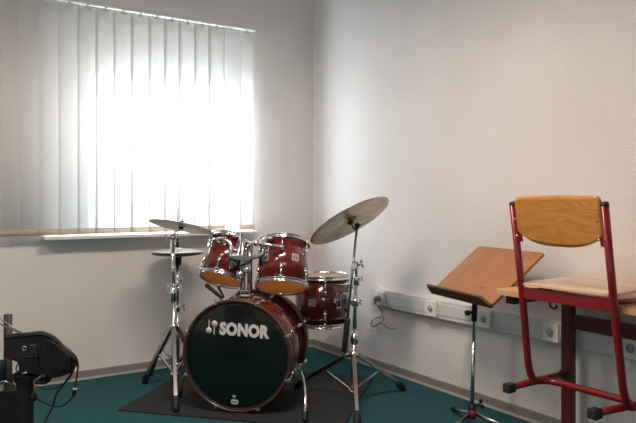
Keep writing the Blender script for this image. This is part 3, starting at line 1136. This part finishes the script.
# ================================================================ table against the right wall
aW, bW = -YW, XW            # along the wall towards the viewer, and towards the wall
tcorner = C(.6835, 2.54, .659)
TDEP = -.03 - tcorner.x
TLEN = 1.25
TZ = .659
tbl = thing('school_table', V((tcorner.x + .38, tcorner.y - .055, 0)), 'school table with red steel frame and beech top against the right wall', 'table')
MB().prism(rrect(V((tcorner.x + TDEP / 2, tcorner.y - TLEN / 2, TZ - .020)), aW, bW, TLEN, TDEP, .02), UP * .020, .003).build('tabletop', 'table', tbl)
for yo in (.055, TLEN - .055):
    y = tcorner.y - yo
    xr = tcorner.x + .385
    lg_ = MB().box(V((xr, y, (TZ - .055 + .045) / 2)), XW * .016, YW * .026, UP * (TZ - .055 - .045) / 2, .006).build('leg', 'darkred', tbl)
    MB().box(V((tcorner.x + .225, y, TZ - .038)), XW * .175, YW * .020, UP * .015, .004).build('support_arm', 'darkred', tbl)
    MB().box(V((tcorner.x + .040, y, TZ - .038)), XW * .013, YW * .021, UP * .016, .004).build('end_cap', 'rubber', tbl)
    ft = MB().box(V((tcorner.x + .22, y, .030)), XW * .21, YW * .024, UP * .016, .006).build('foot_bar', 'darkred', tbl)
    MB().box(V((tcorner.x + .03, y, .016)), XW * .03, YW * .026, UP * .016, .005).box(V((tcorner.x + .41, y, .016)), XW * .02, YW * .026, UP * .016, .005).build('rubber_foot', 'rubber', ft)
MB().box(V((tcorner.x + .385, tcorner.y - TLEN / 2, .506)), YW * (TLEN / 2 - .058), XW * .012, UP * .030, .005).build('cross_beam', 'darkred', tbl)
hk = C(.767 + .5476 * .182, 2.595 - .8367 * .182, 0)
hkp = [V((hk.x, hk.y, TZ - .020)), V((hk.x, hk.y, TZ - .045)), V((hk.x, hk.y - .004, TZ - .055)), V((hk.x, hk.y - .018, TZ - .058)), V((hk.x, hk.y - .028, TZ - .052)), V((hk.x, hk.y - .028, TZ - .042))]
MB().tube(smooth_path(hkp, 4), .0042, 8).build('bag_hook', 'darkred', tbl)
sc_hook = None

# ================================================================ chair hung on the table
O = C(.7486, 2.40, 0)
CW = .364


def ch(s, t, z):
    """chair point: s towards the wall from the seat's rear, t along the rear edge, height z"""
    return V((O.x + s, O.y - t, z))


ck = thing('school_chair', ch(.1, CW / 2, .31), 'red tubular school chair with plywood seat and back, hung on the table edge', 'chair')
RT = .0125
for t, name in ((0, 'l'), (CW, 'r')):
    tb_ = t + (.010 if t else 0)
    pth = fillet([ch(-.0495, t, .985), ch(0, t, .673), ch(.036, tb_, .385), ch(.062, tb_, .329), ch(.12, tb_, .327), ch(.247, tb_, .327)], .05, 7)
    up = MB().tube(pth, RT, 14, flat=1.15).build('upright', 'redsteel', ck)
    MB().tube([ch(-.0488, t, .981), ch(-.0498, t, .992), ch(-.0505, t, .998)], [.0138, .0138, .009], 14).build('top_cap', 'cap', up)
    MB().box(ch(.252, tb_, .327), XW * .016, YW * .0165, UP * .0165, .004).build('foot_cap', 'cap', up)
# rear runners joined by a bent cross tube
pth = fillet([ch(-.062, 0, .326), ch(.125, 0, .328), ch(.135, CW + .006, .328), ch(-.062, CW - .022, .326)], .075, 9)
cb = MB().tube(pth, RT, 14).build('cross_tube', 'redsteel', ck)
for t in (0, CW - .022):
    MB().box(ch(-.068, t, .3255), XW * .020, YW * .0155, UP * .0165, .005).build('foot_cap', 'cap', cb)
# seat frame
fr = MB().box(ch(.000, CW / 2, .665), YW * (CW / 2 - .004), XW * .006, UP * .0205, .003)
fr.build('seat_rail', 'redsteel', ck)
for t in (.012, CW - .012):
    MB().tube([ch(.0, t, .672), ch(.10, t, .6685), ch(.27, t, .6685)], .0085, 10).build('seat_support', 'redsteel', ck)
# plywood seat
NS, NT = 15, 17
g = []
for i in range(NS):
    s = i / (NS - 1)
    row = []
    for j in range(NT):
        t = j / (NT - 1) * 2 - 1
        hw = CW / 2 + .002
        if s < .12:
            hw -= .016 * (1 - s / .12) ** 2
        if s > .85:
            hw -= .030 * ((s - .85) / .15) ** 2
        z = .6935 - .003 * math.sin(math.pi * s) * (1 - t * t) + .005 * s
        row.append(ch(-.010 + .300 * s - .008 * (1 - t * t) * (1 - s), CW / 2 + hw * t, z))
    g.append(row)
MB().sheet(g, .008).build('seat', 'seat', ck)
# backrest plate between the uprights
g = []
NB = 13
for i in range(NB):
    q = i / (NB - 1)
    row = []
    for j in range(21):
        t = j / 20 * 2 - 1
        zt = 1.020 - .004 * t * t
        zb = .848 - .004 + .036 * abs(t) ** 3
        z = zb + (zt - zb) * q
        hw = CW / 2 - .012
        if q > .9:
            hw -= .010 * ((q - .9) / .1) ** 2
        if q < .12:
            hw -= .012 * ((.12 - q) / .12) ** 2
        lean = -(z - .673) / .312 * .0495
        row.append(ch(lean + .004 + .012 * (1 - t * t), CW / 2 + hw * t, z))
    g.append(row)
bkr = MB().sheet(g, .009).build('backrest', 'back', ck)
for t, sg in ((0, 1), (CW, -1)):
    m = MB().box(ch(-.028 - .008, t + sg * .017, .905), XW * .004 , YW * .009, UP * .052 - XW * .008, .002)
    m.build('back_bracket', 'redsteel', ck)
    m = MB()
    for z in (.875, .935):
        m.ball(ch(-(z - .673) / .312 * .0495 - .018, t + sg * .020, z), .0042, 8)
    m.build('screw', 'chrome', ck)
m = MB()
for t in (.014, CW * .72):
    m.ball(ch(-.003, t, .687), .0042, 8)
m.build('rail_rivet', 'chrome', ck)

# ================================================================ device on a stand, left edge
dd_ = 2.0
def Q(px, py, d=dd_):
    return P(px, py, d)
back = D(-.03, .15)
est = Q(24.5, 423)
es = thing('equipment_stand', V((est.x, est.y, 0)), 'black equipment stand at the left edge under the angular device', 'stand')
c0 = Q(25, 376, 2.05)
m = MB()
m.box(V((c0.x, c0.y, (c0.z + .03) / 2)), D(.019, 0), D(0, .022), UP * (c0.z - .03) / 2, .005)
m.build('column', 'blackp', es)
MB().box(V((c0.x, c0.y, c0.z + .000)), D(.034, 0), D(0, .035), UP * .010, .004).build('mount_plate', 'blackp', es)
p0 = Q(8, 314.5, 2.14)
MB().cyl(V((p0.x, p0.y, .03)), p0, .0135, n=16).build('rear_pole', 'blackp', es)
qa, qb = Q(4, 388, 2.08), Q(21, 446, 2.08)
MB().box((qa + qb) / 2, D((17 / F * 2.08) / 2, 0), D(0, .035), UP * (qa.z - qb.z) / 2, .005).build('clamp_block', 'darkp', es)
m = MB()
for ly in (394,):
    a, b = Q(2, ly, 2.06), Q(25, ly + 1, 2.06)
    m.box((a + b) / 2, D((25 - 2) / F * 2.06 / 2, 0), D(0, .016), UP * .014, .004)
m.build('cross_bracket', 'darkp', es)
m = MB()
for k in range(3):
    q = V((c0.x, c0.y, .03))
    d = D(math.cos(k * 2.094 + .4), math.sin(k * 2.094 + .4))
    m.tube([q + d * .0 + UP * .0, q + d * .16 - UP * .012, q + d * .24 - UP * .018], .012, 10)
m.build('base_legs', 'blackp', es)
m = MB().tube(smooth_path([Q(0, 383, 2.03), Q(4, 381.5, 2.02), Q(9, 382.5, 2.02), Q(13, 386, 2.03)], 4), .0045, 8)
m.build('lever', 'satin', es)
MB().cyl(Q(22, 373.5, 1.985), Q(28, 372.8, 1.985), .0035, n=10).build('latch_pin', 'satin', es)
m = MB().ball(Q(33.5, 397, 2.02), .012, 10, (1, 1, 1.2)).cyl(Q(28, 397, 2.04), Q(34, 397, 2.02), .007, n=10)
m.build('side_knob', 'blackp', es)
m = MB().tube(smooth_path([Q(17.5, 364.5, 2.0), Q(16, 368, 2.0), Q(17.5, 372.5, 2.0), Q(19.5, 369, 2.0), Q(19, 365, 2.0)], 4), .0022, 8)
m.tube(smooth_path([Q(17.5, 372, 2.0), Q(15.5, 377, 2.01), Q(15.5, 383, 2.02)], 4), .0022, 8)
m.build('safety_clip', 'blackp', es)
cn0 = Q(1.5, 372, 2.0)
cnp = MB().lathe(Q(-1.5, 383, 2.06), UP, [(.001, 0), (.024, 0), (.0245, .05), (.0245, .058), (.022, .066), (.014, .071), (.001, .073)], 28).build('rounded_cap', 'greyp', es)
part_label(cnp, 'blue grey rounded cap at the very edge')

ed = thing('electronic_device', Q(36, 372), 'angular black plastic device with a recessed panel at the left edge of the photo', 'device')
sil = [(4, 335), (14, 333.5), (24, 332.7), (32, 332), (38, 331), (43, 331), (48, 332.5), (55, 336.5), (60, 341), (61.5, 344), (66, 348), (72, 352.5), (77, 359), (78.5, 362.5), (78, 366), (75.5, 367), (74, 372), (68, 374), (60, 377), (51, 378.5), (46, 378), (40, 376), (34, 374), (22, 373), (17, 362), (4, 357)]
bk = [(40 + (x - 40) * .90 - 1, 356 + (y - 356) * .88 + 1) for x, y in sil]
md = [(40 + (x - 40) * .97, 356 + (y - 356) * .97) for x, y in sil]
fr_ = [(40 + (x - 40) * .965, 356 + (y - 356) * .965) for x, y in sil]
m = MB().rings([[Q(x, y, 1.992) for x, y in fr_], [Q(x, y, 2.0) for x, y in sil], [Q(x, y, 2.05) for x, y in md], [Q(x, y, 2.12) for x, y in bk]])
m.build('housing', 'blackp', ed)
# raised rim following the upper edge
rim = [(5, 338), (16, 336), (26, 335.2), (38, 334), (46, 334.8), (54, 339), (62, 347), (70, 353.5), (76, 361)]
MB().tube(smooth_path([Q(x, y, 1.998) for x, y in rim], 4), .0085, 10).build('rim', 'blackp', ed)
m = MB().prism([Q(16.5, 341, 1.993), Q(37, 339.5, 1.993), Q(37.5, 358, 1.985), Q(17.5, 358.5, 1.985)], D(0, .012), .002)
pn = m.build('recessed_panel', 'darkp', ed)
MB().torus(Q(24.5, 348.5, 1.985), D(0, 1), [(.0045, -.002), (.007, -.002), (.007, .006), (.0045, .006)], 20).build('jack_ring', 'satin', pn)
MB().box(Q(33, 345.5, 1.988), D(.010, 0), D(0, .002), UP * .0022, .001).build('panel_mark', 'greyp', pn)
m = MB().prism([Q(18, 359.5, 1.985), Q(38, 359, 1.985), Q(40, 371.5, 1.99), Q(19, 372.5, 1.99)], D(0, .02), .003)
m.build('lower_panel', 'blackp', ed)
m = MB().prism([Q(44, 339, 1.984), Q(52, 341.5, 1.982), Q(71.5, 357, 1.984), Q(69.5, 370, 1.984), Q(52, 373, 1.982), Q(43, 360, 1.982)], D(0, .014), .004)
m.build('front_shield', 'shield', ed)
m = MB().tube([Q(44, 374, 1.99), Q(44, 380, 1.99)], .010, 10).box(Q(43, 381, 2.0), D(.018, 0), D(0, .02), UP * .006, .003)
m.build('lock_screw', 'darkp', ed)
m = MB()
for dx, dy in ((0, 0), (-2.5, 3.5)):
    m.tube(smooth_path([Q(-6 + dx, 313 + dy, 2.02), Q(2 + dx, 320 + dy, 2.0), Q(12 + dx * .3, 327 + dy * .6, 1.995), Q(22 + dx * .2, 333 + dy * .2, 1.995)], 4), .0024, 8)
m.build('carry_wire', 'greywire', ed)
m = MB().box(Q(15, 329.5, 1.985), (Q(21, 332.5, 1.985) - Q(9, 326.5, 1.985)) / 2, D(0, .003), UP * .004, .001)
m.build('wire_sleeve', 'grey', ed)

cbl = thing('signal_cable', Q(77, 362), 'thin black cable with white banded connector hanging from the black device', 'cable', 'cables hanging from the black device')
MB().tube(smooth_path([Q(71, 352, 1.99), Q(75.5, 356, 1.985), Q(78, 364, 1.985), Q(77.2, 374, 1.99), Q(75.5, 386, 2.0)], 5), .0026, 8).tube(smooth_path([Q(73.5, 395, 2.0), Q(69, 401, 2.0), Q(61, 406, 2.01), Q(52, 406, 2.02), Q(43, 402, 2.03), Q(34, 397.5, 2.035)], 5), .0026, 8).build('cord', 'rubber', cbl)
MB().tube([Q(75.8, 384, 2.0), Q(75, 389, 2.0), Q(73.8, 394, 2.0), Q(73.3, 396, 2.0)], [.0042, .0055, .0055, .0035], 12).build('connector', 'rubber', cbl)
bnd = MB().tube([Q(75.1, 387.8, 2.0), Q(74.8, 389.6, 2.0)], .0062, 12).build('connector_band', 'white', cbl)
part_label(bnd, 'white band round the connector')
c2 = thing('mains_cable', Q(72, 368), 'plain black cable dropping from the black device to the carpet', 'cable', 'cables hanging from the black device')
fl_ = Q(36, 440, 2.0)
MB().tube(smooth_path([Q(74.5, 366, 2.06), Q(71, 374, 2.06), Q(64, 384, 2.05), Q(57, 393, 2.04), Q(52, 408, 2.03), Q(46, 420, 2.02), Q(36, 445, 2.0), Q(30, 480, 2.0), C(-.86, 1.98, .06), C(-.83, 1.93, .008), C(-.78, 1.80, .006)], 5), .0032, 8).build('cord', 'rubber', c2)
c3 = thing('thin_cable', Q(50, 388), 'very thin cable sagging just below the black device', 'cable', 'cables hanging from the black device')
MB().tube(smooth_path([Q(76.5, 358, 2.05), Q(75, 366, 2.06), Q(70, 378, 2.06), Q(60, 386, 2.06), Q(48, 389.5, 2.06), Q(38, 387, 2.06), Q(31, 384, 2.06)], 5), .0015, 6).build('cord', 'rubber', c3)

# ================================================================ light: overcast sky through the window
wd = bpy.data.worlds.new('sky')
sc.world = wd
wd.use_nodes = True
N, L = wd.node_tree.nodes, wd.node_tree.links
bg = N['Background']
tc = N.new('ShaderNodeTexCoord')
sx3 = N.new('ShaderNodeSeparateXYZ')
L.new(tc.outputs['Generated'], sx3.inputs[0])
cr = N.new('ShaderNodeValToRGB')
cr.color_ramp.elements[0].position = .45
cr.color_ramp.elements[1].position = .75
cr.color_ramp.elements[0].color = (.82, .87, .95, 1)
cr.color_ramp.elements[1].color = (.80, .87, .98, 1)
mp = N.new('ShaderNodeMath')
mp.operation = 'MULTIPLY_ADD'
mp.inputs[1].default_value = .5
mp.inputs[2].default_value = .5
L.new(sx3.outputs['Z'], mp.inputs[0])
L.new(mp.outputs[0], cr.inputs[0])
L.new(cr.outputs[0], bg.inputs[0])
bg.inputs[1].default_value = 19.0
for nm, sx_, sy_, lc, rx in (('window_portal', GX1 - GX0, GZ1 - GZ0, ((GX0 + GX1) / 2, .21, (GZ0 + GZ1) / 2), -90),
                             ('fill_window_portal', BX1 - BX0 - .1, BZ1 - BZ0 - .1, ((BX0 + BX1) / 2, RY0 - .16, (BZ0 + BZ1) / 2), 90)):
    pl = bpy.data.lights.new(nm, 'AREA')
    pl.shape = 'RECTANGLE'
    pl.size, pl.size_y = sx_, sy_
    pl.cycles.is_portal = True
    po = bpy.data.objects.new(nm, pl)
    COL.objects.link(po)
    po.location = lc
    po.rotation_euler = (math.radians(rx), 0, 0)

# ================================================================ camera
cam = bpy.data.cameras.new('camera')
cam.sensor_width = 36
cam.lens = F / 636 * 36
cam.shift_y = -(211.5 - CY) / 636
cam.clip_start = .02
co = bpy.data.objects.new('camera', cam)
COL.objects.link(co)
co.location = EYE
co.rotation_euler = (math.radians(90), 0, -math.atan2(E1.y, E1.x))
sc.camera = co
vs = sc.view_settings
vs.view_transform = 'Standard'
vs.look = 'None'
vs.exposure = 0.0
vs.gamma = 1
vs.use_curve_mapping = False
cy = sc.cycles
cy.max_bounces = 10
cy.diffuse_bounces = 6
cy.transparent_max_bounces = 12
cy.caustics_reflective = False
cy.caustics_refractive = False
cy.use_denoising = True
cy.sample_clamp_indirect = 4
